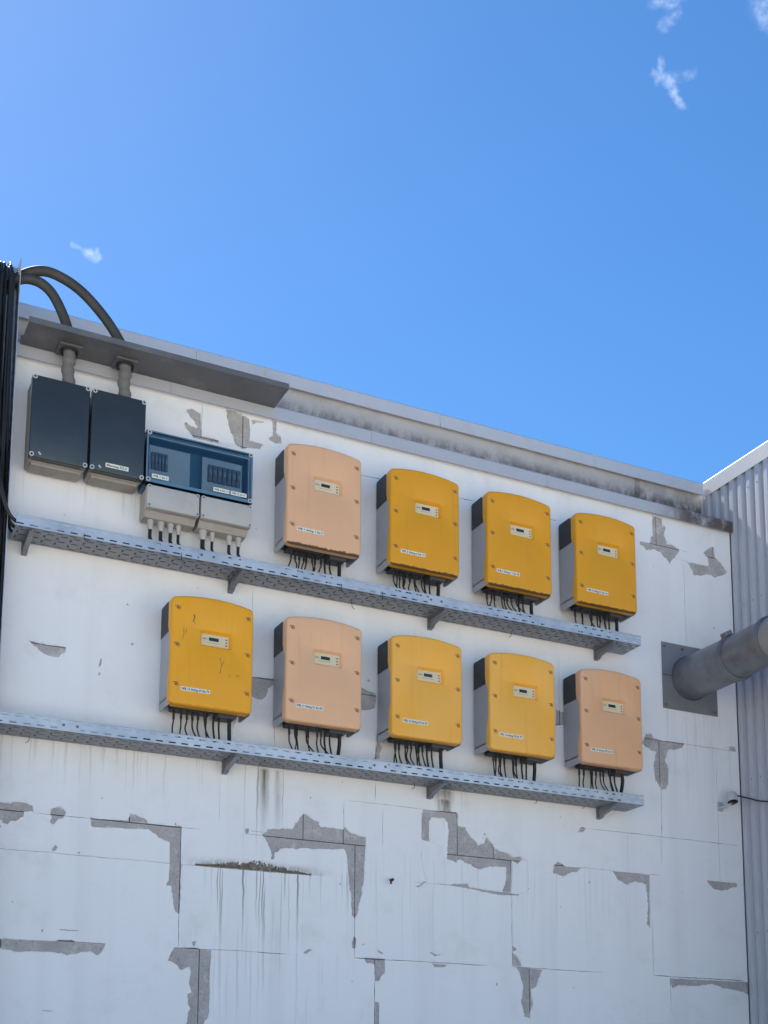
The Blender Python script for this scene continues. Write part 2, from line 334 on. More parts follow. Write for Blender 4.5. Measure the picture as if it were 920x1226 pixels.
# ------------------------------------------------------------------ main building
bld = thing('industrial_building', 'white building wall with peeling paint and grey patches behind the inverters', 'building', (0, 0, 0))
XR = 3.95
MB().box(-7, XR, .03, .45, 0, 5.83).build('wall_core', 'core', bld)
MB().box(-7, XR, .30, .75, 5.83, 6.20).build('parapet', 'parapet_concrete', bld)
MB().box(-7, 12, .75, 14, 5.7, 5.95).build('roof', 'core', bld)
HOLES = [[(-1.009, 3.283),(-0.923, 3.287),(-0.865, 3.286),(-0.863, 3.297),(-0.807, 3.297),(-0.76, 3.287),(-0.754, 3.255),(-0.802, 3.251),(-0.804, 3.223),(-0.839, 3.196),(-0.868, 3.193),(-0.882, 3.174),(-0.907, 3.182),(-0.907, 3.192),(-0.919, 3.196),(-1.005, 3.202)], [(-0.665, 3.276),(-0.636, 3.292),(-0.606, 3.286),(-0.587, 3.264),(-0.604, 3.236),(-0.633, 3.22),(-0.65, 3.197),(-0.667, 3.206),(-0.659, 3.233),(-0.669, 3.253)], [(-0.46, 3.252),(-0.259, 3.259),(-0.249, 3.3),(-0.153, 3.266),(-0.151, 3.255),(0.005, 3.256),(0.038, 3.256),(0.037, 3.123),(0.041, 2.995),(0.039, 2.774),(0.024, 2.776),(0.005, 2.816),(-0.009, 2.919),(-0.038, 2.921),(-0.026, 2.949),(-0.024, 3.053),(-0.027, 3.158),(-0.089, 3.181),(-0.147, 3.222),(-0.288, 3.213),(-0.428, 3.204),(-0.456, 3.216)], [(-0.974, 2.582),(-0.889, 2.579),(-0.613, 2.584),(-0.591, 2.593),(-0.532, 2.597),(-0.509, 2.586),(-0.355, 2.586),(-0.372, 2.542),(-0.394, 2.522),(-0.447, 2.537),(-0.507, 2.523),(-0.551, 2.512),(-0.611, 2.525),(-0.669, 2.525),(-0.785, 2.518),(-0.829, 2.523),(-0.886, 2.531),(-0.971, 2.53)], [(0.017, 2.587),(0.114, 2.591),(0.163, 2.587),(0.223, 2.586),(0.218, 2.463),(0.22, 2.258),(0.197, 2.202),(0.184, 2.1),(0.08, 2.098),(0.093, 2.176),(0.115, 2.262),(0.098, 2.3),(0.097, 2.34),(0.117, 2.348),(0.103, 2.395),(0.11, 2.45),(0.1, 2.489),(0.053, 2.468),(0.02, 2.501),(-0.017, 2.514),(-0.006, 2.546)], [(0.502, 3.258),(0.533, 3.286),(0.681, 3.304),(0.751, 3.401),(0.769, 3.398),(0.841, 3.359),(0.859, 3.335),(0.95, 3.336),(1.001, 3.332),(1.004, 3.353),(1.041, 3.319),(1.115, 3.305),(1.14, 3.302),(1.13, 3.051),(1.112, 2.947),(1.091, 2.843),(1.073, 2.818),(1.055, 2.832),(1.05, 2.942),(1.035, 3.043),(1.024, 3.171),(0.996, 3.22),(0.933, 3.209),(0.843, 3.206),(0.683, 3.194),(0.613, 3.185),(0.58, 3.161),(0.572, 3.119),(0.559, 3.118),(0.558, 3.158)], [(1.514, 3.508),(1.612, 3.509),(1.692, 3.517),(1.741, 3.517),(1.751, 3.506),(1.751, 3.433),(1.801, 3.426),(1.851, 3.362),(1.891, 3.32),(1.936, 3.337),(1.948, 3.38),(1.997, 3.339),(2.009, 3.308),(2.116, 3.283),(2.137, 3.272),(2.193, 3.282),(2.199, 3.263),(2.167, 3.231),(2.128, 3.251),(2.117, 3.048),(2.061, 3.051),(2.085, 3.12),(2.088, 3.206),(2.016, 3.203),(1.971, 3.201),(1.89, 3.176),(1.809, 3.205),(1.76, 3.224),(1.74, 3.199),(1.674, 3.22),(1.681, 3.328),(1.687, 3.382),(1.662, 3.469),(1.573, 3.464),(1.557, 3.441),(1.557, 3.316),(1.504, 3.323),(1.508, 3.48)], [(1.611, 3.069),(1.819, 3.081),(1.832, 3.058),(1.949, 3.05),(2.117, 3.044),(2.175, 3.042),(2.175, 3.033),(2.051, 3.027),(1.929, 3.037),(1.808, 3.051),(1.65, 3.062)], [(1.13, 2.592),(1.268, 2.591),(1.265, 2.515),(1.232, 2.463),(1.204, 2.461),(1.2, 2.554),(1.157, 2.56)], [(1.205, 2.341),(1.232, 2.337),(1.237, 2.128),(1.206, 2.127)], [(1.542, 2.649),(1.59, 2.64),(1.639, 2.637),(1.59, 2.626)], [(1.571, 2.582),(1.677, 2.578),(1.658, 2.564),(1.59, 2.56)], [(1.056, 2.672),(1.07, 2.715),(1.087, 2.699),(1.08, 2.643),(1.062, 2.642)], [(2.442, 3.255),(2.47, 3.271),(2.515, 3.247),(2.635, 3.246),(2.607, 3.219),(2.537, 3.204),(2.502, 3.181),(2.427, 3.194),(2.428, 3.234)], [(2.878, 3.246),(3.169, 3.246),(3.162, 2.89),(3.133, 2.918),(3.15, 3.041),(3.135, 3.182),(3.058, 3.196),(2.984, 3.166),(2.913, 3.195)], [(3.636, 3.247),(3.892, 3.247),(3.896, 3.222),(3.763, 3.186),(3.685, 3.194)], [(2.156, 2.588),(2.244, 2.586),(2.339, 2.582),(2.286, 2.471),(2.253, 2.46),(2.262, 2.365),(2.245, 2.28),(2.202, 2.288),(2.186, 2.4),(2.198, 2.476)], [(2.124, 2.681),(2.157, 2.654),(2.184, 2.595),(2.123, 2.595)], [(3.305, 2.575),(3.956, 2.579),(3.959, 2.486),(3.861, 2.519),(3.757, 2.529),(3.656, 2.551),(3.528, 2.535),(3.378, 2.535),(3.32, 2.51)], [(2.613, 3.476),(2.637, 3.508),(2.677, 3.506),(2.655, 3.48)], [(2.125, 2.719),(2.158, 2.702),(2.129, 2.685)], [(-0.004, 5.71),(0.039, 5.718),(0.077, 5.705),(0.086, 5.564),(0.19, 5.561),(0.19, 5.544),(0.039, 5.541),(0.022, 5.565),(-0.006, 5.591),(-0.017, 5.622),(-0.002, 5.632),(0.026, 5.611),(0.066, 5.611),(0.013, 5.675),(-0.006, 5.693)], [(0.229, 5.77),(0.284, 5.773),(0.374, 5.744),(0.379, 5.664),(0.377, 5.606),(0.467, 5.605),(0.445, 5.571),(0.378, 5.561),(0.334, 5.544),(0.289, 5.568),(0.26, 5.635)], [(0.382, 5.74),(0.464, 5.755),(0.459, 5.74),(0.414, 5.731),(0.397, 5.713)], [(0.506, 5.777),(0.544, 5.775),(0.542, 5.699),(0.569, 5.676),(0.577, 5.638),(0.541, 5.629),(0.495, 5.649),(0.523, 5.677),(0.519, 5.722)], [(3.276, 5.763),(3.358, 5.761),(3.363, 5.711),(3.396, 5.698),(3.378, 5.636),(3.391, 5.581),(3.501, 5.564),(3.413, 5.437),(3.384, 5.476),(3.326, 5.509),(3.282, 5.52),(3.222, 5.501),(3.171, 5.529),(3.162, 5.553),(3.25, 5.556),(3.255, 5.591),(3.278, 5.615)], [(3.713, 5.581),(3.757, 5.622),(3.804, 5.645),(3.809, 5.567),(3.854, 5.543),(3.877, 5.515),(3.917, 5.48),(3.874, 5.448),(3.802, 5.415),(3.763, 5.427),(3.616, 5.401),(3.609, 5.426),(3.558, 5.478),(3.751, 5.49),(3.75, 5.549)], [(3.171, 4.202),(3.21, 4.204),(3.228, 4.174),(3.276, 4.171),(3.491, 4.171),(3.47, 4.144),(3.4, 4.115),(3.355, 4.113),(3.32, 4.043),(3.35, 3.982),(3.343, 3.884),(3.326, 3.841),(3.283, 3.828),(3.237, 3.887),(3.227, 3.983),(3.253, 4.083),(3.168, 4.105),(3.131, 4.132)], [(3.869, 4.203),(3.926, 4.202),(3.929, 4.169),(3.867, 4.175)], [(0.374, 4.168),(0.443, 4.171),(0.558, 4.177),(0.559, 4.143),(0.52, 4.115),(0.511, 4.068),(0.483, 4.041),(0.445, 4.043),(0.376, 4.056)], [(1.093, 4.207),(1.125, 4.198),(1.204, 4.179),(1.197, 4.096),(1.153, 4.076),(1.094, 4.067)], [(1.212, 4.042),(1.22, 3.889),(1.243, 3.864),(1.221, 3.785),(1.191, 3.781),(1.206, 3.86)], [(2.467, 4.27),(2.51, 4.257),(2.536, 4.257),(2.531, 4.169),(2.465, 4.154)], [(-0.823, 4.179),(-0.756, 4.169),(-0.678, 4.171),(-0.625, 4.172),(-0.627, 4.149),(-0.661, 4.11),(-0.711, 4.11),(-0.769, 4.134)], [(-0.44, 4.141),(-0.433, 4.139),(-0.436, 4.103),(-0.447, 4.086),(-0.444, 4.117)], [(-0.449, 4.055),(-0.44, 4.064),(-0.434, 4.053),(-0.445, 4.04)], [(-0.635, 3.09),(-0.623, 3.082),(-0.631, 3.062),(-0.648, 3.053),(-0.652, 3.068)], [(-0.517, 3.065),(-0.505, 3.064),(-0.506, 3.056),(-0.518, 3.054)], [(-0.688, 2.641),(-0.676, 2.641),(-0.678, 2.628),(-0.686, 2.628)], [(-0.594, 2.648),(-0.497, 2.648),(-0.496, 2.643),(-0.594, 2.643)], [(1.221, 2.648),(1.236, 2.635),(1.259, 2.625),(1.249, 2.619),(1.225, 2.628)], [(0.759, 2.602),(0.806, 2.624),(0.811, 2.616),(0.771, 2.594)], [(1.466, 3.035),(1.523, 3.071),(1.533, 3.066),(1.479, 3.031)], [(0.401, 3.279),(0.425, 3.283),(0.422, 3.258),(0.408, 3.249)], [(0.438, 3.272),(0.502, 3.271),(0.502, 3.268),(0.439, 3.268)], [(0.113, 2.624),(0.137, 2.631),(0.133, 2.61),(0.122, 2.598)], [(-0.663, 2.226),(-0.612, 2.223),(-0.612, 2.219),(-0.663, 2.222)]]
def rag(P, amp):
    out = []
    for i in range(len(P)):
        a, b = Vector(P[i]), Vector(P[(i + 1) % len(P)]); d = b - a; l = d.length; n = max(1, int(l / .013)); nn = Vector((-d.y, d.x)).normalized() if l > 0 else Vector((0, 0))
        straight = l > .05 and (abs(d.x) < .012 or abs(d.y) < .012)
        k_ = .25 if straight else 1.
        out.append(tuple(a))
        w = 0
        for k in range(1, n):
            w = w * .72 + random.uniform(-1, 1) * amp * k_
            out.append(tuple(a + d * (k / n + random.uniform(-.25, .25) / n) + nn * w))
    return out
HOLES = [rag(P, .0048) for P in HOLES]
# cracks along the joints: orientation, constant coordinate, from, to, width
CR = [('h', 3.25, -.76, -.46, 3), ('h', 3.25, .03, .15, 3), ('h', 3.25, .40, .52, 3), ('h', 3.25, 2.62, 2.9, 3), ('h', 3.25, 3.16, 3.26, 3),
      ('h', 3.046, -1.3, .80, 4), ('h', 3.06, 1.45, 1.66, 3), ('v', .037, 2.588, 2.84, 4), ('h', 2.588, .2, .68, 4), ('h', 2.588, 1.07, 1.25, 5), ('h', 2.588, 1.2, 1.98, 4),
      ('h', 2.588, 2.11, 2.8, 4), ('h', 2.588, 3.177, 3.32, 5), ('h', 2.586, 3.3, 3.95, 6), ('v', 1.075, 2.588, 2.98, 4), ('v', 1.204, 2.1, 2.5, 6),
      ('v', 2.125, 2.588, 3.06, 5), ('v', 2.245, 2.0, 2.32, 4), ('v', 3.177, 2.588, 2.92, 6), ('v', 3.31, 2.36, 2.588, 5),
      ('h', 3.51, 1.0, 1.52, 3), ('h', 3.51, 2.67, 3.95, 4), ('v', 1.0, 3.31, 3.51, 4), ('v', 1.25, 3.26, 3.49, 3), ('v', 3.0, 3.25, 3.51, 3), ('v', 1.504, 3.19, 3.26, 3),
      ('v', 3.279, 3.51, 3.86, 6), ('v', 3.27, 3.33, 3.51, 4), ('v', 3.75, 3.2, 4.15, 4), ('h', 4.17, 3.48, 3.92, 4), ('v', .565, 3.68, 4.12, 3), ('v', 1.205, 3.66, 3.96, 4),
      ('v', .417, 4.2, 4.7, 3), ('v', 3.535, 4.86, 5.48, 4), ('h', 5.56, 3.44, 3.57, 5), ('v', .087, 5.55, 5.78, 4), ('v', .332, 5.54, 5.72, 4), ('v', .54, 5.36, 5.5, 3),
      ('h', 5.485, 3.5, 3.93, 5), ('h', 5.56, 1.0, 1.25, 5), ('h', 5.56, 1.72, 1.9, 5), ('h', 5.56, 2.35, 2.52, 4), ('v', 1.46, 4.2, 4.62, 4), ('v', 2.5, 4.22, 4.64, 3),
      ('v', 1.2, 3.53, 3.64, 5), ('v', .25, 3.3, 3.6, 2), ('v', 3.309, 5.57, 5.72, 4), ('h', 4.17, 1.0, 1.2, 4), ('v', 3.31, 3.9, 4.17, 3), ('v', 3.95 - .004, 2.588, 3.4, 3)]
for o_, c, a, b, wmm in CR:
    n = max(3, int((b - a) / .03)); up = []; dn = []
    w = 0
    for k in range(n + 1):
        t = a + (b - a) * k / n; hw = wmm * .00038 * random.uniform(.5, 1.25) * min(1, .25 + 6 * min(k, n - k) / n); w = w * .8 + random.uniform(-1, 1) * .0012
        up.append((t, c + w + hw)); dn.append((t, c + w - hw))
    P = up + dn[::-1]
    HOLES.append(P if o_ == 'h' else [(z, x) for x, z in P])
for _ in range(46):   # chips and pin holes
    x, z = random.uniform(-1, 3.9), random.choice([random.uniform(2.2, 3.4), random.uniform(2.3, 5.7)]); r_ = random.choice([.004, .005, .006, .009])
    HOLES.append([(x + r_ * random.uniform(.4, 1.2) * math.cos(k), z + r_ * random.uniform(.4, 1.3) * math.sin(k)) for k in (0, 1, 2, 3.1, 4.2, 5.2)])
def off_ring(P, d):
    if sum(P[i - 1][0] * P[i][1] - P[i][0] * P[i - 1][1] for i in range(len(P))) < 0: P = P[::-1]
    out = []
    for i in range(0, len(P), 2):
        a, b = Vector(P[i - 1]), Vector(P[(i + 1) % len(P)]); t = (b - a)
        if t.length < 1e-6: continue
        t.normalize(); out.append((P[i][0] + t.y * d, P[i][1] - t.x * d))
    return out
BIG = {id(P) for P in HOLES if (max(p[0] for p in P) - min(p[0] for p in P)) > .04 and (max(p[1] for p in P) - min(p[1] for p in P)) > .03}
BB = [(min(p[0] for p in P), max(p[0] for p in P), min(p[1] for p in P), max(p[1] for p in P)) for P in HOLES]
PT = -.0045
def paint(x0, x1, z0, z1, parent):
    rect = [(x0, z0), (x1, z0), (x1, z1), (x0, z1)]
    hs_ = [P for P, b in zip(HOLES, BB) if b[0] < x1 and b[1] > x0 and b[2] < z1 and b[3] > z0]
    bigs = [P for P in hs_ if id(P) in BIG]; lipset = {(round(a, 5), round(b, 5)) for P in bigs for a, b in P}
    V, F = cdt([rect] + hs_ + [off_ring(P, .011) for P in bigs], lambda x, z: x0 < x < x1 and z0 < z < z1 and not any(inpoly(x, z, P) for P in hs_))
    ec = {}
    for f in F:
        for i in range(3):
            e = (f[i], f[(i + 1) % 3]); ec[tuple(sorted(e))] = ec.get(tuple(sorted(e)), 0) + 1
    bd = [e for e, c in ec.items() if c == 1]
    onr = lambda v: min(abs(v[0] - x0), abs(v[0] - x1), abs(v[1] - z0), abs(v[1] - z1)) < 1e-5
    lip = {}
    for e in bd:
        for i in e:
            if not onr(V[i]) and (round(V[i][0], 5), round(V[i][1], 5)) in lipset: lip[i] = PT - max(0, random.gauss(.0012, .0035))
    used = sorted({i for f in F for i in f}); ix = {i: k for k, i in enumerate(used)}
    vs = [(V[i][0], lip.get(i, PT), V[i][1]) for i in used]; fs = [tuple(ix[i] for i in f) for f in F]
    for a, b in bd:
        if onr(V[a]) and onr(V[b]) and (abs(V[a][0] - V[b][0]) < 1e-5 or abs(V[a][1] - V[b][1]) < 1e-5): continue
        o = len(vs); vs += [(V[a][0], .0005, V[a][1]), (V[b][0], .0005, V[b][1])]; fs.append((ix[a], ix[b], o + 1, o))
    if not fs: return
    mb = MB(); mb.add(vs, fs); mb.build('paint_coat', 'wall_paint', parent)
XL = -1.7
def course(z0, z1, xs):
    xs = [XL] + xs + [XR]
    for a, b in zip(xs, xs[1:]):
        p = MB().box(a + .0025, b - .0025, 0.0, .03, z0 + .0025, z1 - .0025).build('panel', 'substrate', bld)
        paint(a, b, z0, z1, p)
seq = lambda a, n, d: [round(a + i * d, 3) for i in range(n)]
course(1.2, 1.93, [-.99, .05, 1.09, 2.13, 3.17]); course(1.93, 2.588, [-.885, .158, 1.204, 2.245, 3.31]); course(2.588, 3.25, [-1.0, .037, 1.075, 2.125, 3.177])
course(3.25, 3.51, seq(-1.25, 13, .25) + [2.0, 2.25, 2.5, 2.75, 3.0, 3.27, 3.52, 3.75]); course(3.51, 4.17, [-.48, .565, 1.205, 2.245, 3.279, 3.75])
course(4.17, 4.86, [-.62, .417, 1.46, 2.5, 3.31]); course(4.86, 5.56, [-.9, .15, 1.19, 2.3, 3.535]); course(5.56, 5.84, seq(-1.163, 18, .25) + [3.309, 3.54, 3.80])
for x0, x1, z0, z1 in ((XL, XR, 0, 1.2), (-7, XL, 0, 5.84)):
    p = MB().box(x0 + .0025, x1 - .0025, 0, .03, z0, z1 - .002).build('panel', 'substrate', bld)
    MB().box(x0, x1, PT, 0, z0, z1).build('paint_coat', 'wall_paint', p)
# lap ledge moss
mb = MB(); random.seed(3)
hs_ = [max(.004, .058 * (1 - abs(x - .47) / .33) * random.uniform(.45, 1.05)) if abs(x - .47) < .33 else .004 for x in [.12 + .006 * k for k in range(115)]]
for k in range(1900):
    q = random.random(); x = .12 + .68 * q; h = hs_[min(114, int((x - .12) / .006))]; s = random.uniform(.0025, .0065)
    z = 3.049 + random.random() ** 1.2 * h
    mb.add([(x - s, PT, z - s * .7), (x + s, PT, z - s * .6), (x + s * .3, PT, z + s), (x, PT - s * random.uniform(.3, 1.4), z)], [(0, 1, 3), (1, 2, 3), (2, 0, 3)])
tag(mb.build('moss', 'moss', bld), kind='stuff')
# ledge flashing and coping, in sheet lengths with laps
def strip(poly, cuts, name, material):
    for a, b in zip(cuts, cuts[1:]):
        MB().prism(poly, 0, a + .002, b - .002).build(name, material, bld)
strip([(-.042, 5.765), (-.045, 5.838), (-.040, 5.846), (.30, 5.875), (.30, 5.870), (-.036, 5.838), (-.036, 5.765)], [-3.2, -1.35, -.10, 1.158, 2.42, 3.97], 'ledge_flashing', 'ledge_metal')
strip([(.262, 6.178), (.262, 6.262), (.268, 6.270), (.80, 6.31), (.80, 6.30), (.272, 6.262), (.272, 6.178)], [-3.2, -1.13, .123, .569, 1.78, 3.0, 3.944], 'coping_sheet', 'coping_metal')
for x in (1.158, -.10, 2.42): MB().box(x - .012, x + .012, -.0475, -.0445, 5.762, 5.842).build('seam_cover', 'ledge_metal', bld)
for x in (.569, 3.0): MB().box(x - .007, x + .007, .259, .2615, 6.178, 6.266).build('seam_cover', 'coping_metal', bld)

# ------------------------------------------------------------------ corrugated building
cb = thing('corrugated_shed', 'blue grey corrugated metal shed side meeting the white wall', 'building', (XR, 0, 0))
prof = []; y = .62; XC = .0
while y > -1.25:
    for dy, dx in ((0, 0), (.032, 0), (.044, .027), (.054, .027), (.066, .013)): prof.append((y - dy, XC + dx))
    y -= .0917
mb = MB(); n = len(prof)
mb.add([(x, yy, 0) for yy, x in prof] + [(x, yy, 6.2) for yy, x in prof], [(i, i + 1, n + i + 1, n + i) for i in range(n - 1)])
mb.build('cladding', 'cladding', cb)
MB().box(.06, 9, -1.25, .74, 0, 6.12).build('wall_core', 'core', cb)
MB().prism([(-.004, 6.156), (-.005, 6.268), (.003, 6.277), (.6, 6.31), (.6, 6.30), (.005, 6.267), (-.001, 6.156)], 1, -1.25, .262).build('coping', 'cladding_coping', cb)
for i, (yy, zz) in enumerate([(-.11, 5.2), (-.20, 5.2), (-.29, 5.2), (-.245, 6.03), (-.335, 6.03), (-.11, 3.95), (-.20, 3.95), (-.11, 2.9), (-.20, 2.9)]):
    o = MB().lathe([(0, .003), (.0035, .003), (.0045, .005), (.0045, .007)], (0, 0, 0), 'z', 8).build('screw', 'screw_rust', cb)
    o.rotation_euler = (0, R(90), 0); o.location = (XC - .006, .62 - round((.62 - yy) / .0917) * .0917 - .016, zz)

# ------------------------------------------------------------------ rain canopy
cn = thing('rain_canopy', 'dark sheet metal canopy above the two black boxes', 'canopy', (-.95, 0, 5.83))
MB().prism([(-.046, -.002), (-.286, -.002), (-.288, .030), (-.284, .030), (-.282, .003), (-.052, .003), (-.052, .05), (-.046, .05)], 0, 0, 1.462).build('sheet', 'canopy_metal', cn)
MB().prism([(-.050, .004), (-.280, .004), (-.280, .028)], 0, 1.459, 1.462).build('end_plate', 'canopy_metal', cn)

# ------------------------------------------------------------------ solar inverters
W, H = .468, .613
def outline(inset=0.):
    r = .03 - inset * .5; x0, x1, z0, z1 = inset, W - inset, inset, H - inset; P = []
    def arc(cx, cz, a0, a1, n=5): return [(cx + r * math.cos(a0 + (a1 - a0) * k / n), cz + r * math.sin(a0 + (a1 - a0) * k / n)) for k in range(n + 1)]
    P += arc(x0 + r, z0 + r, math.pi, 1.5 * math.pi); P += arc(x1 - r, z0 + r, 1.5 * math.pi, 2 * math.pi)
    for t in (.12, .19, .215, .235, .255, .275, .3, .36, .40, .43, .46, .5): P.append((x1, z0 + r + (z1 - z0 - 2 * r) * t / .56))
    P = P[:-1]
    P += arc(x1 - r, z1 - r, 0, .36 * math.pi)
    xa, za = P[-1]; xb = W - xa
    for k in range(1, 12):
        t = k / 12; P.append((xa + (xb - xa) * t, za + .024 * (1 - (2 * t - 1) ** 2) ** .9))
    P += [(W - x, z) for x, z in arc(x1 - r, z1 - r, 0, .36 * math.pi)][::-1]
    for t in (.46, .43, .40, .36, .3, .275, .255, .235, .215, .19, .12): P.append((x0, z0 + r + (z1 - z0 - 2 * r) * t / .56))
    return P
def yback(z):
    s = lambda a, b, t: (lambda u: u * u * (3 - 2 * u))(min(1, max(0, (t - a) / (b - a))))
    return -.205 + .035 * s(.40, .44, z) + .027 * s(.19, .13, z)
def rrect(x0, x1, z0, z1, r, n=3):
    P = []
    for cx, cz, a in ((x1 - r, z1 - r, 0), (x0 + r, z1 - r, 90), (x0 + r, z0 + r, 180), (x1 - r, z0 + r, 270)):
        P += [(cx + r * math.cos(R(a + 90 * k / n)), cz + r * math.sin(R(a + 90 * k / n))) for k in range(n + 1)]
    return P
def ring_mesh(rings):
    mb = MB(); n = len(rings[0])
    for r_ in rings: mb.v += [tuple(p) for p in r_]
    for k in range(len(rings) - 1): mb.f += [(k * n + i, k * n + (i + 1) % n, (k + 1) * n + (i + 1) % n, (k + 1) * n + i) for i in range(n)]
    return mb
def build_cover():
    o0 = outline()
    rings = [[(x, yback(z), z) for x, z in outline(.0)], [(x, -.213, z) for x, z in o0]]
    for y, i in ((-.2215, .002), (-.2272, .0062), (-.2298, .012), (-.2305, .018)): rings.append([(x, y, z) for x, z in outline(i)])
    mb = ring_mesh(rings); last = [(x, z) for x, z in outline(.018)]; hole = rrect(.163, .346, .348, .444, .012)
    V, F = cdt([last, hole], lambda x, z: inpoly(x, z, last) and not inpoly(x, z, hole))
    mb.add([(x, -.2305, z) for x, z in V], F)
    hr = [[(x, -.2305, z) for x, z in hole], [(x, -.2290, z) for x, z in rrect(.165, .344, .351, .442, .011)], [(x, -.2100, z) for x, z in rrect(.170, .334, .360, .431, .004)]]
    h = ring_mesh(hr); n = len(hole); h.f.append(tuple(range(2 * n, 3 * n))); mb.add(h.v, h.f)
    bm = bmesh.new(); me = bpy.data.meshes.new('cover'); me.from_pydata(mb.v, [], mb.f); bm.from_mesh(me); bmesh.ops.remove_doubles(bm, verts=bm.verts, dist=1e-5)
    bmesh.ops.recalc_face_normals(bm, faces=bm.faces); bm.to_mesh(me); bm.free()
    for p in me.polygons: p.use_smooth = True
    me.set_sharp_from_angle(angle=R(38)); return me
COVER = build_cover()
def build_housing():
    lift = lambda P: [(x, max(z, .048)) for x, z in P]
    a = lift(outline(.004)); b = lift(outline(.012))
    mb = ring_mesh([[(x, -.018, z) for x, z in b], [(x, -.026, z) for x, z in a], [(x, -.212, z) for x, z in a]])
    n = len(a); mb.f.append(tuple(range(n)))
    for x0, x1 in ((.004, .009), (W - .009, W - .004)): mb.prism([(-.022, .055), (-.022, .022), (-.032, .008), (-.060, .003), (-.212, .003), (-.212, .055)], 0, x0, x1)
    return mb
HOUSE = build_housing()
def inverter(X, Zb, cov, label, sticker, seed, dz):
    random.seed(seed)
    t = thing('solar_inverter', label, 'inverter', (X, 0, Zb), 'solar inverters on the wall')
    hh = MB(); hh.add(HOUSE.v, HOUSE.f); hh.build('housing', 'housing_grey', t, 40)
    MB().box(.06, W - .06, -.019, -.001, .05, .55).build('wall_bracket', 'galvanised_dull', t)
    for s in (0, 1):
        x0, x1 = (.0015, .02) if s == 0 else (W - .02, W - .0015)
        vg = MB().prism([(-.024, .425), (-.166, .425), (-.166, .588), (-.15, .600), (-.03, .600), (-.024, .59)], 0, x0, x1)
        vg.build('vent_grille', 'black_plastic', t)
    cme = COVER.copy(); cme.materials.clear(); cme.materials.append(MATS[cov]); c = link('cover', cme, t)
    for sx in (.034, W - .034):
        for z in (.545, .335, .113):
            s = MB().lathe([(0, -.2345), (.0062, -.2345), (.0075, -.2325), (.0075, -.229)], (sx, 0, z), 'y', 10)
            ar = [(sx + .0135 * math.cos(R(a)), -.2308, z + .0125 * math.sin(R(a))) for a in range(-60, 151, 30)] + [(sx - .016, -.2308, z + .0115)]
            s.tube(ar, .0018, 5, smooth=2); s.build('screw', 'screw_rust', c, 50)
    d = MB().box(.173, .329, -.2125, -.2098, .364, .428, .0008).build('display_panel', 'panel_cream', t)
    MB().box(.217, .272, -.2135, -.2124, .392, .411).build('screen', 'screen', d)
    for z in (.376, .393, .410): MB().box(.312, .321, -.2138, -.2124, z - .003, z + .003).build('button', 'terminal_grey', d)
    text('logo_lettering', 'SMA', .180, -.2128, .397, .012, .028, 'ink_pale', d)
    MB().box(.205, .280, -.2129, -.2124, .3805, .3825).build('printed_line', 'ink_pale', d)
    dx, dy = random.uniform(-.006, .006), random.uniform(-.006, .006)
    st = MB().box(.066 + dx, .066 + dx + .165, -.2314, -.2306, .085 + dy, .108 + dy).build('sticker', 'sticker', t)
    text('lettering', sticker, .071 + dx, -.2317, .0900 + dy, .0185, .155, 'ink', st)
    MB().box(.015, W - .015, -.205, -.030, .040, .047).build('bottom_plate', 'terminal_grey', t)
    MB().box(.040, .262, -.165, -.080, -.004, .042, .004).build('connector_strip', 'black_plastic', t)
    MB().prism([(.295, .040), (.300, -.016), (.395, -.016), (.440, .040)], 1, -.160, -.07).build('junction_box', 'terminal_grey', t)
    nd = random.choice([7, 8, 9, 10]); lean = random.choice([.05, .09, .13]) * random.choice([1, 1, 1, -.6]); cross = random.random() < .6
    for k in range(nd):
        x = .062 + .19 * k / (nd - 1) + random.uniform(-.007, .007); y = random.choice([-.150, -.125, -.10]); ln = lean * random.uniform(.3, 1.4) + random.uniform(-.035, .035)
        if cross and k > nd - 4: ln += random.uniform(.05, .14)
        if k == 1: ln = -abs(ln) * .6
        q = dz + .055
        pts = [(x, y, -.008), (x, y, -.050), (x + ln * .05 + random.uniform(-.012, .004), y - random.uniform(0, .02), -.050 + (q + .05) * .42), (x + ln * .42, y - random.uniform(0, .025), -.05 + (q + .05) * .9), (x + ln * .95, y, q - .028), (x + ln * 1.5, -.12, dz + .010)]
        c_ = MB().tube(pts, .0042, 6, smooth=6).build('cable', 'cable_black', t, 60)
        MB().tube([(x, y, -.004), (x, y, -.030), (x + ln * .02, y, -.046)], .0068, 7, smooth=2).build('plug', 'black_plastic', c_, 60)
    for x, r_, ln in ((.283, .006, .07 * random.random()), (.315, .0055, random.uniform(-.05, .06)), (.375, .0115, random.uniform(-.045, .005))):
        pts = [(x, -.12, -.010), (x, -.12, -.070), (x + ln * .5, -.126, -.07 + (dz + .07) * .55), (x + ln, -.122, dz + .012)]
        MB().tube(pts, r_, 8, smooth=6).build('cable', 'cable_black', t, 60)
    return t
ZU, ZL = 4.921, 3.871
UP = [(.532, 'cover_peach_grimy', 'faded peach inverter at the left end of the upper row', 'WR 1 String 1 bis 5'),
      (1.188, 'cover_yellow_grimy', 'yellow inverter in upper row immediately right of the upper peach inverter', 'WR 2 String 6 bis 10'),
      (1.851, 'cover_yellow_grimy', 'middle one of the three yellow inverters in the upper row', 'WR 3 String 11 bis 15'),
      (2.504, 'cover_yellow_grimy', 'yellow inverter at the right end of the upper row', 'WR 4 String 21 bis 26')]
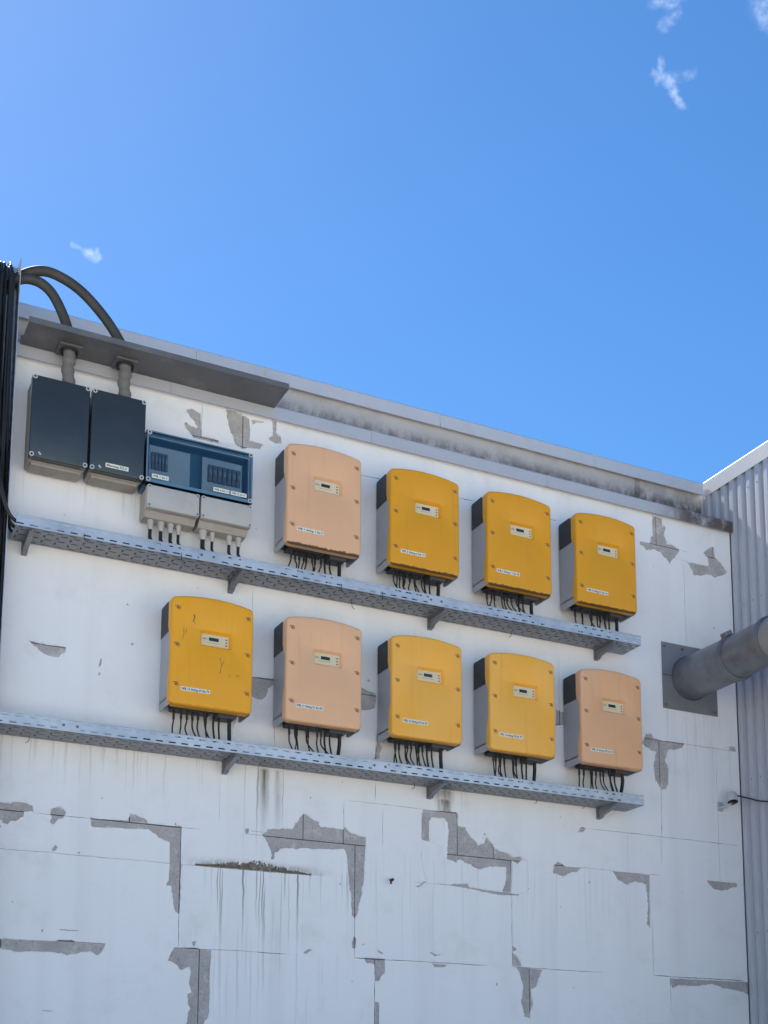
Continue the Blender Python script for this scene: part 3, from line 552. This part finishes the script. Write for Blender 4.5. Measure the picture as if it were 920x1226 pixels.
LO = [(-.119, 'cover_yellow', 'yellow inverter with dark scuff marks, leftmost of the lower row', 'WR 13 String 69 bis 73'),
      (.543, 'cover_peach', 'pale peach inverter between two yellow inverters in the lower row', 'WR 11 String 51 bis 54'),
      (1.201, 'cover_yellow_pale', 'glossy yellow inverter in lower row immediately right of a peach inverter', 'WR 15 String 46 bis 50'),
      (1.857, 'cover_yellow_pale', 'yellow inverter in lower row immediately left of the rightmost peach inverter', 'WR 16 String 74 bis 77'),
      (2.516, 'cover_orange_peach', 'orange peach inverter at the right end of the lower row', 'WR 17 String 78 bis 81')]
T1, T2 = 4.713, 3.645
for i, (x, c, l, s) in enumerate(UP): inverter(x, ZU, c, l, s, 100 + i, T1 - ZU)
for i, (x, c, l, s) in enumerate(LO):
    t = inverter(x, ZL, c, l, s, 200 + i, T2 - ZL)
    if i == 0:
        random.seed(5)
        for pts, w in (([(.125, .52), (.128, .50), (.122, .485), (.131, .47)], .0035), ([(.068, .45), (.07, .40), (.062, .36)], .002), ([(.085, .43), (.08, .40)], .002), ([(.275, .30), (.285, .26), (.28, .21)], .002),
                       ([(.30, .285), (.29, .25)], .0018), ([(.325, .19), (.335, .205), (.347, .21)], .0025), ([(.37, .20), (.38, .215), (.388, .205)], .0025)):
            up, dn = [], []
            for q in spline([(a, 0, b) for a, b in pts], 5):
                h = w * random.uniform(.2, 1.1); up.append((q.x + h, -.2310, q.z)); dn.append((q.x - h, -.2310, q.z))
            n = len(up); MB().add(up + dn, [(k, k + 1, n + k + 1, n + k) for k in range(n - 1)]).build('scuff_mark', 'terminal_grey' if w > .003 else 'screw_rust', t)

# ------------------------------------------------------------------ switch boxes
def ring_screw(x, y, z, parent, r_=.0125):
    s = MB().lathe([(r_ * .45, 0), (r_ * .55, -.004), (r_, -.004), (r_, .006)], (x, y, z), 'y', 14).build('screw', 'screw_ring', parent, 40)
    MB().lathe([(0, -.0015), (r_ * .5, -.0015)], (x, y, z), 'y', 12).build('socket', 'camera_black', s)
def dark_box(x0, x1, label, sticker=None):
    t = thing('enclosure', label, 'enclosure', (x0, 0, 5.13)); w = x1 - x0; h = .47
    MB().box(.006, w - .006, -.135, -.004, -.004, h - .006, .008).build('box_body', 'box_beige', t, 50)
    MB().box(0, w, -.18, -.132, 0, h, .007).build('lid', 'lid_navy', t, 50)
    MB().box(.02, w - .02, -.128, -.02, -.02, -.003, .006).build('flange', 'box_beige', t)
    for x in (.013, w - .013):
        for z in (.013, h - .013): ring_screw(x, -.1815, z, t)
    for x in ((.045,)): MB().prism([(x, .028), (x + .012, .014), (x + .018, .02), (x + .006, .034)], 1, -.184, -.179).build('latch', 'screw_ring', t)
    if sticker:
        s = MB().box(.085, .085 + .125, -.1825, -.1803, .030, .054).build('sticker', 'sticker', t); text('lettering', sticker, .092, -.1828, .0365, .017, .11, 'ink', s)
    return t
dark_box(-.898, -.592, 'black lidded enclosure next to the cable riser, without a sticker')
dark_box(-.580, -.284, 'black lidded enclosure with a small white sticker, right of its twin', 'Messung Z.E.A')
t = thing('fuse_box', 'fuse box with blue tinted clear lid showing rows of fuses', 'enclosure', (-.275, 0, 5.128)); w, h = .615, .305
MB().box(.004, w - .004, -.05, -.004, .004, h - .004, .004).build('back_shell', 'box_blue', t, 50)
for a in ((.004, .012, -.12, -.05, .004, h - .004), (w - .012, w - .004, -.12, -.05, .004, h - .004), (.012, w - .012, -.12, -.05, .004, .012), (.012, w - .012, -.12, -.05, h - .012, h - .004)): MB().box(*a).build('side_wall', 'box_blue', t)
for x0, x1, n_, xa, xb in ((.03, .265, 5, .04, .135), (.335, .57, 7, .365, .56)):
    pl = MB().box(x0, x1, -.1235, -.115, .03, h - .055, .003).build('mounting_plate', 'plate_grey', t)
    for k in range(n_):
        xx = xa + (xb - xa) * (k + .5) / n_; hw = (xb - xa) / n_ * .42
        f = MB().box(xx - hw, xx + hw, -.140, -.1236, .105, .205, .002).build('fuse', 'breaker', t)
        MB().box(xx - hw * .55, xx + hw * .55, -.148, -.1402, .140, .172).build('toggle', 'breaker_pale', f)
lid = MB(); hole = [(.010, .010), (w - .010, .010), (w - .010, h - .010), (.010, h - .010)]
lid.box(0, w, -.182, -.178, 0, h)
for a in ((0, .004, -.178, -.122, 0, h), (w - .004, w, -.178, -.122, 0, h), (.004, w - .004, -.178, -.122, 0, .004), (.004, w - .004, -.178, -.122, h - .004, h)): lid.box(*a)
lid.build('clear_lid', 'clear_lid', t)
for a in ((0.001, .010, -.1835, -.1825, .001, h - .001), (w - .010, w - .001, -.1835, -.1825, .001, h - .001), (.010, w - .010, -.1835, -.1825, .001, .020), (.010, w - .010, -.1835, -.1825, h - .008, h - .001)): MB().box(*a).build('lid_rim', 'box_blue', t)
for x in (.014, w - .014):
    for z in (.014, h - .014): ring_screw(x, -.185, z, t)
for x, s in ((.035, 'WR 1 bis 5'), (.385, 'WR 6 bis 11'), (.487, 'WR 12 bis 17')):
    q = MB().box(x, x + .093, -.1840, -.1825, .028, .052).build('sticker', 'sticker', t); text('lettering', s, x + .006, -.1843, .0345, .0165, .081, 'ink', q)
def lower_box(x0, x1, label, gl_):
    t = thing('terminal_box', label, 'enclosure', (x0, 0, 4.985)); w, h = x1 - x0, .132
    MB().prism([(-.004, h - .004), (-.135, h - .004), (-.135, .0), (-.105, -.03), (-.03, -.03), (-.004, -.012)], 0, .005, w - .005).build('box_body', 'box_side', t)
    MB().box(0, w, -.18, -.130, 0, h, .006).build('lid', 'box_grey', t, 50)
    for x in (.012, w - .012):
        for z in (.012, h - .012): ring_screw(x, -.1815, z, t, .010)
    for x, r_ in gl_:
        g_ = MB().lathe([(r_ * .7, -.085), (r_ * .9, -.078), (r_, -.06), (r_, -.048), (r_ * 1.12, -.046), (r_ * 1.12, -.030)], (x, -.075, 0), 'z', 12).build('cable_gland', 'gland', t, 40)
        MB().tube([(x, -.075, -.075), (x, -.075, -.13), (x + .006, -.08, T1 - 4.985 + .12), (x + random.uniform(-.01, .02), -.1, T1 - 4.985 + .012)], r_ * .62, 8, smooth=4).build('cable', 'cable_black', t, 60)
random.seed(11)
lower_box(-.262, .034, 'pale grey terminal box under the fuse box, left one of the pair', ((.05, .016), (.11, .017), (.165, .016), (.21, .014)))
lower_box(.044, .340, 'pale grey terminal box under the fuse box, right one of the pair', ((.045, .021), (.10, .013), (.20, .015), (.255, .015)))

# ------------------------------------------------------------------ conduits and hoses
for i, (x, lab, arc) in enumerate(((-.703, 'short thick black hose arching from the cable riser into the canopy', [(-1.06, -.02, 6.10), (-.99, -.10, 6.165), (-.90, -.12, 6.178), (-.815, -.12, 6.135), (-.745, -.12, 6.02), (-.706, -.12, 5.90), (-.703, -.12, 5.80)]),
                                   (-.396, 'long thick black hose arching highest over to the canopy', [(-1.06, .02, 6.12), (-.975, -.08, 6.20), (-.87, -.12, 6.245), (-.76, -.12, 6.238), (-.64, -.12, 6.18), (-.515, -.12, 6.065), (-.43, -.12, 5.95), (-.398, -.12, 5.88), (-.396, -.12, 5.80)]))):
    t = thing('cable_hose', lab, 'hose', (x, -.12, 5.60), 'thick hoses entering the black boxes'); off = Vector((x, -.12, 5.60))
    MB().tube([Vector(p) - off for p in arc], .028, 12, smooth=7).build('hose', 'hose', t, 60)
    random.seed(40 + i); MB().tube([(0, 0, .235), (.003, 0, .17), (-.003, 0, .11), (.004, 0, .05), (.012, 0, -.008)], .033, 14, smooth=6, rad=lambda u: 1 + .09 * math.sin(u * 26) + random.uniform(-.06, .06)).build('sleeve', 'conduit', t, 60)
    c = MB().box(-.062, .062, -.062, .062, .215, .228, .003).build('collar_plate', 'canopy_metal', t)
    MB().lathe([(.040, .205), (.048, .20), (.048, .2155)], (0, 0, 0), 'z', 18).build('seal_ring', 'black_plastic', c)

# ------------------------------------------------------------------ perforated cable trays
def slot(cx, cz, l, h):
    r_ = h / 2; P = []
    for s, a0 in ((1, -90), (-1, 90)):
        P += [(cx + s * (l / 2 - r_) + r_ * math.cos(R(a0 + 60 * k)), cz + r_ * math.sin(R(a0 + 60 * k))) for k in range(4)]
    return P
def perf(u0, u1, rows, pitch):
    """flat perforated sheet: rows of (v0, v1, slot length, slot height, phase)"""
    V, F = [], []
    n = int((u1 - u0) / pitch); p = (u1 - u0) / n
    for v0, v1, l, h, ph in rows:
        hw = v1 - v0; rect = [(0, 0), (p, 0), (p, hw), (0, hw)]
        sl = slot(p / 2 + ph * p, hw / 2, l, h) if l else None
        tv, tf = cdt([rect] + ([sl] if sl else []), lambda x, z: not (sl and inpoly(x, z, sl)))
        for k in range(n):
            o = len(V); V += [(u0 + k * p + x, v0 + z) for x, z in tv]; F += [tuple(i + o for i in f) for f in tf]
    return V, F
def sheet(V, F, fn, name, material, parent, th=.0016):
    o = MB().add([fn(u, v) for u, v in V], F).build(name, material, parent)
    m = o.modifiers.new('thickness', 'SOLIDIFY'); m.thickness = th; m.offset = 0
    return o
def cable_tray(x0, x1, zb, label, brackets, seed):
    random.seed(seed)
    t = thing('cable_tray', label, 'cable tray', (x0, 0, zb), 'perforated cable trays'); Ln = x1 - x0; yb, yf, hh = -.020, -.225, .060
    fr = [(.0, .0255, .040, .0075, -.22), (.0255, .0335, 0, 0, 0), (.0335, hh, .040, .0075, .22)]
    cuts = [0, Ln * .26, Ln * .62, Ln]
    V, F = perf(0, Ln, fr, .0685); sheet(V, F, lambda u, v: (u, yf, v), 'front_flange', 'galvanised', t)
    V, F = perf(0, Ln, fr, .0685); sheet(V, F, lambda u, v: (u, yb, v), 'back_flange', 'galvanised', t)
    b = [(.001, .032, .040, .010, -.18), (.032, .060, .040, .010, .18), (.060, .100, .013, .034, -.2), (.100, .128, .040, .010, .18), (.128, .168, .013, .034, -.2), (.168, .2045, .040, .010, .18)]
    V, F = perf(0, Ln, b, .0685); sheet(V, F, lambda u, v: (u, yf + v, 0), 'base', 'galvanised_dull', t)
    MB().tube([(0, yf - .0005, hh + .001), (Ln, yf - .0005, hh + .001)], .0026, 6).build('rolled_edge', 'galvanised', t)
    for c in cuts[1:-1]: MB().box(c - .05, c + .05, yf - .0042, yf - .0012, .004, hh - .004).build('splice_plate', 'galvanised', t)
    for c in cuts[1:-1]:
        for du in (-.035, .035): MB().lathe([(0, -.007), (.006, -.006), (.008, 0)], (c + du, yf - .004, .030), 'y', 8).build('bolt', 'screw_rust', t)
    for bx in brackets:
        u = bx - x0
        k = MB().prism([(-.004, -.004), (-.222, -.004), (-.222, -.020), (-.06, -.050), (-.035, -.066), (-.004, -.066)], 0, u - .002, u + .002); k.box(u - .015, u + .015, -.012, -.004, -.070, .03)
        k.prism([(-.012, -.0035), (-.222, -.0035), (-.222, -.0065), (-.012, -.0065)], 0, u - .013, u + .013)
        k.prism([(-.012, -.058), (-.034, -.064), (-.06, -.048), (-.222, -.018), (-.222, -.021), (-.062, -.052), (-.036, -.068), (-.012, -.066)], 0, u - .013, u + .013)
        k.build('bracket', 'galvanised_dull', t)
    for _ in range(int(Ln * 1.6)):
        u = random.uniform(.3, Ln - .15); y = random.choice([yb - .02, yb - .03, yf - .004]); s = random.choice([-1, 1]); h_ = random.uniform(.02, .045)
        MB().tube([(u, y, .02), (u, y - .003, -.008), (u + s * .004, y - .004, -h_ * .7), (u + s * .018, y - .004, -h_)], .0017, 5, smooth=4).build('cable_tie', 'cable_black', t)
    c = thing('cable_run', 'black cables lying along the ' + ('upper' if zb > 4 else 'lower') + ' cable tray', 'cables', (x0, 0, zb), 'black cables lying in the trays')
    for k in range(12):
        y = yf + .018 + .016 * k; pts = []
        for q in range(11): pts.append((.02 + (Ln - .25) * q / 10 * random.choice([1, 1, .98]), min(yb - .012, max(yf + .012, y + random.uniform(-.018, .018))), .009 + random.uniform(0, .010)))
        MB().tube(pts, random.choice([.006, .007, .008]), 6, smooth=3).build('cable', 'cable_black', c, 60)
    return t
cable_tray(-.952, 2.992, T1, 'upper perforated cable tray below the top row of inverters', (-.869, .28, 1.56, 2.785), 21)
cable_tray(-1.9, 2.980, T2, 'lower perforated cable tray below the bottom row of inverters', (-1.05, .271, 1.553, 2.776), 22)

# ------------------------------------------------------------------ cable riser at the left
t = thing('cable_riser', 'upright perforated cable tray with raised rim at the left edge', 'cable tray', (-1.30, 0, 3.9)); Hh = 2.365
V, F = perf(0, Hh, [(.0, .05, .040, .012, -.2), (.05, .10, .040, .012, .2), (.10, .15, .040, .012, -.2), (.15, .20, .040, .012, .2), (.20, .25, .040, .012, -.2), (.25, .315, .040, .012, .2)], .066)
sheet(V, F, lambda u, v: (v, -.055, u), 'back_plate', 'galvanised', t)
for xx in (0, .315):
    V, F = perf(0, Hh, [(0, .03, .04, .008, -.2), (.03, .06, 0, 0, 0), (.06, .10, .04, .008, .2)], .066); sheet(V, F, lambda u, v: (xx, -.055 - v, u), 'side_flange', 'galvanised_dull', t)
    MB().box(xx - .002, xx + .002, -.1575, -.1545, 0, Hh).build('rim', 'galvanised', t)
for z in (.3, 1.2, 2.0): MB().box(-.01, .325, -.050, -.004, z, z + .04).build('wall_bracket', 'galvanised_dull', t)
random.seed(31)
c = thing('cable_bundle', 'thick bundle of black cables running up the left edge', 'cables', (-1.15, -.12, 3.9))
for k in range(58):
    a = random.uniform(-.13, .03) if k % 3 == 0 else random.uniform(.100, .156); y0 = random.uniform(-.03, .05) if k % 3 else random.uniform(0, .05); r_ = random.choice([.0045, .006, .0075])
    pts = []; fan = random.uniform(-.075, 0) if k % 3 else random.uniform(0, .10)
    for q in range(10):
        z = -3.2 + 5.4 * q / 9; s_ = .006
        pts.append((max(-.14, min(.157, a + (fan if q > 7 else 0) + random.uniform(-s_, s_))), y0 + random.uniform(-s_, s_), z))
    tp = 2.335 + random.uniform(-.03, .045); xe = pts[-1][0]
    pts += [(xe, y0 + .01, tp - .05), (xe + random.uniform(-.006, .006), y0 + .06, tp), (xe, y0 + .15, tp + .012), (xe, .34, tp - .02), (xe, .50, 2.44), (xe, .75, 2.46)]
    MB().tube(pts, r_, 6, smooth=5).build('cable', 'cable_black', c, 60)
for k in range(9):   # branch into the upper tray
    z = T1 - 3.9 + .012 + .008 * (k % 4); y = -.09 + .02 * k - .0; y = .12 - .20 + .018 * k
    MB().tube([(.06 + .01 * k, y - .02, z + .42), (.10 + .007 * k, y - .02, z + .22), (.15 + .004 * k, y - .01, z + .07), (.22, y, z + .012), (.36, y, z)], .0085, 7, smooth=5).build('cable', 'cable_black', c, 60)

# ------------------------------------------------------------------ duct
t = thing('exhaust_duct', 'grey round metal duct leaving the wall through a square plate', 'duct', (3.55, 0, 4.635)); r_ = .147
V, F = cdt([[(-.232, -.236), (.228, -.236), (.228, .230), (-.232, .230)], rrect(-.15, .15, -.15, .15, .149, 8)], lambda x, z: math.hypot(x, z) > .149)
o = sheet(V, F, lambda x, z: (x, -.010, z), 'wall_plate', 'galvanised_dull', t, .004)
for x, z in ((-.21, .2), (-.21, -.21), (.205, -.21), (-.06, .2), (.205, .2)): MB().lathe([(0, -.02), (.008, -.02), (.010, -.012)], (x, 0, z), 'y', 10).build('screw', 'screw_rust', t)
MB().box(-.232, -.140, -.0145, -.0125, -.003, .002).build('plate_seam', 'terminal_grey', t)
MB().lathe([(r_ + .006, -.008), (r_ + .008, -.02), (r_, -.026)], (0, 0, 0), 'y', 40).build('seal_bead', 'terminal_grey', t, 50)
MB().lathe([(r_, .25), (r_, -.50)], (0, 0, 0), 'y', 48).build('duct_section', 'duct_metal', t, 60)
MB().lathe([(r_ - .002, -.50), (r_ - .002, -.86)], (0, 0, 0), 'y', 48).build('duct_section', 'duct_metal', t, 60)
for y in (-.50, -.86):
    MB().lathe([(r_, y + .016), (r_ + .010, y + .014), (r_ + .012, y + .004), (r_ + .004, y), (r_ + .012, y - .004), (r_ + .010, y - .014), (r_ - .002, y - .016)], (0, 0, 0), 'y', 48).build('clamp_ring', 'duct_metal', t, 30)
b = MB().box(-.028, .028, -.53, -.47, r_ + .003, r_ + .032, .004).build('clamp_lock', 'galvanised_dull', t); b.rotation_euler = (0, R(-28), 0)
MB().cyl((-.04, -.50, r_ + .02), (.04, -.50, r_ + .02), .006, 8).build('bolt', 'screw_rust', b)
MB().lathe([(r_ - .004, -.86), (r_ - .004, -1.28)], (0, 0, 0), 'y', 48).build('duct_section', 'duct_pale', t, 60)
MB().tube([(0, -1.27, 0), (0, -1.38, -.015), (0, -1.5, -.08), (0, -1.58, -.2), (0, -1.60, -.35), (0, -1.60, -.6), (0, -1.60, -1.2), (0, -1.60, -2.2), (0, -1.60, -3.4), (0, -1.60, -4.62)], r_ - .005, 32, smooth=5).build('elbow', 'duct_pale', t, 60)

# ------------------------------------------------------------------ security camera
t = thing('security_camera', 'small pale round security camera on a wall arm by the corner', 'camera', (3.768, 0, 3.765))
MB().box(-.024, .024, -.012, -.004, -.032, .032, .002).build('mounting_plate', 'galvanised', t)
MB().tube([(0, -.01, -.005), (.01, -.05, -.008), (.026, -.095, .010)], .009, 8, smooth=5).build('arm', 'camera_white', t, 60)
q = MB().lathe([(0, .052), (.022, .052), (.034, .044), (.038, .03), (.038, -.018), (.036, -.022)], (0, 0, 0), 'z', 24).build('camera_body', 'camera_white', t, 40, (.033, -.100, .035))
q.rotation_euler = (R(-18), R(6), 0)
MB().lathe([(0, -.026), (.026, -.026), (.0365, -.019)], (0, 0, 0), 'z', 24).build('lens_window', 'camera_black', q, 40)
MB().tube([(.045, -.085, .075), (.10, -.09, .068), (.150, -.155, .040), (.158, -.25, .004), (.165, -.40, -.022), (.165, -.7, -.03), (.165, -1.2, -.02)], .0055, 6, smooth=6).build('cable', 'cable_black', t, 60)
# stray fixing left in the wall
t = thing('wall_hook', 'tiny bent metal hook stuck in the lower white wall', 'hook', (1.30, 0, 3.06))
MB().tube([(0, .0, .0), (0, -.03, .002), (.0, -.045, -.004), (-.012, -.045, -.014), (-.014, -.04, -.03)], .006, 7, smooth=4).build('hook', 'camera_black', t, 60)
MB().lathe([(0, -.007), (.007, -.007), (.009, -.003)], (0, 0, 0), 'y', 10).build('washer', 'screw_rust', t)
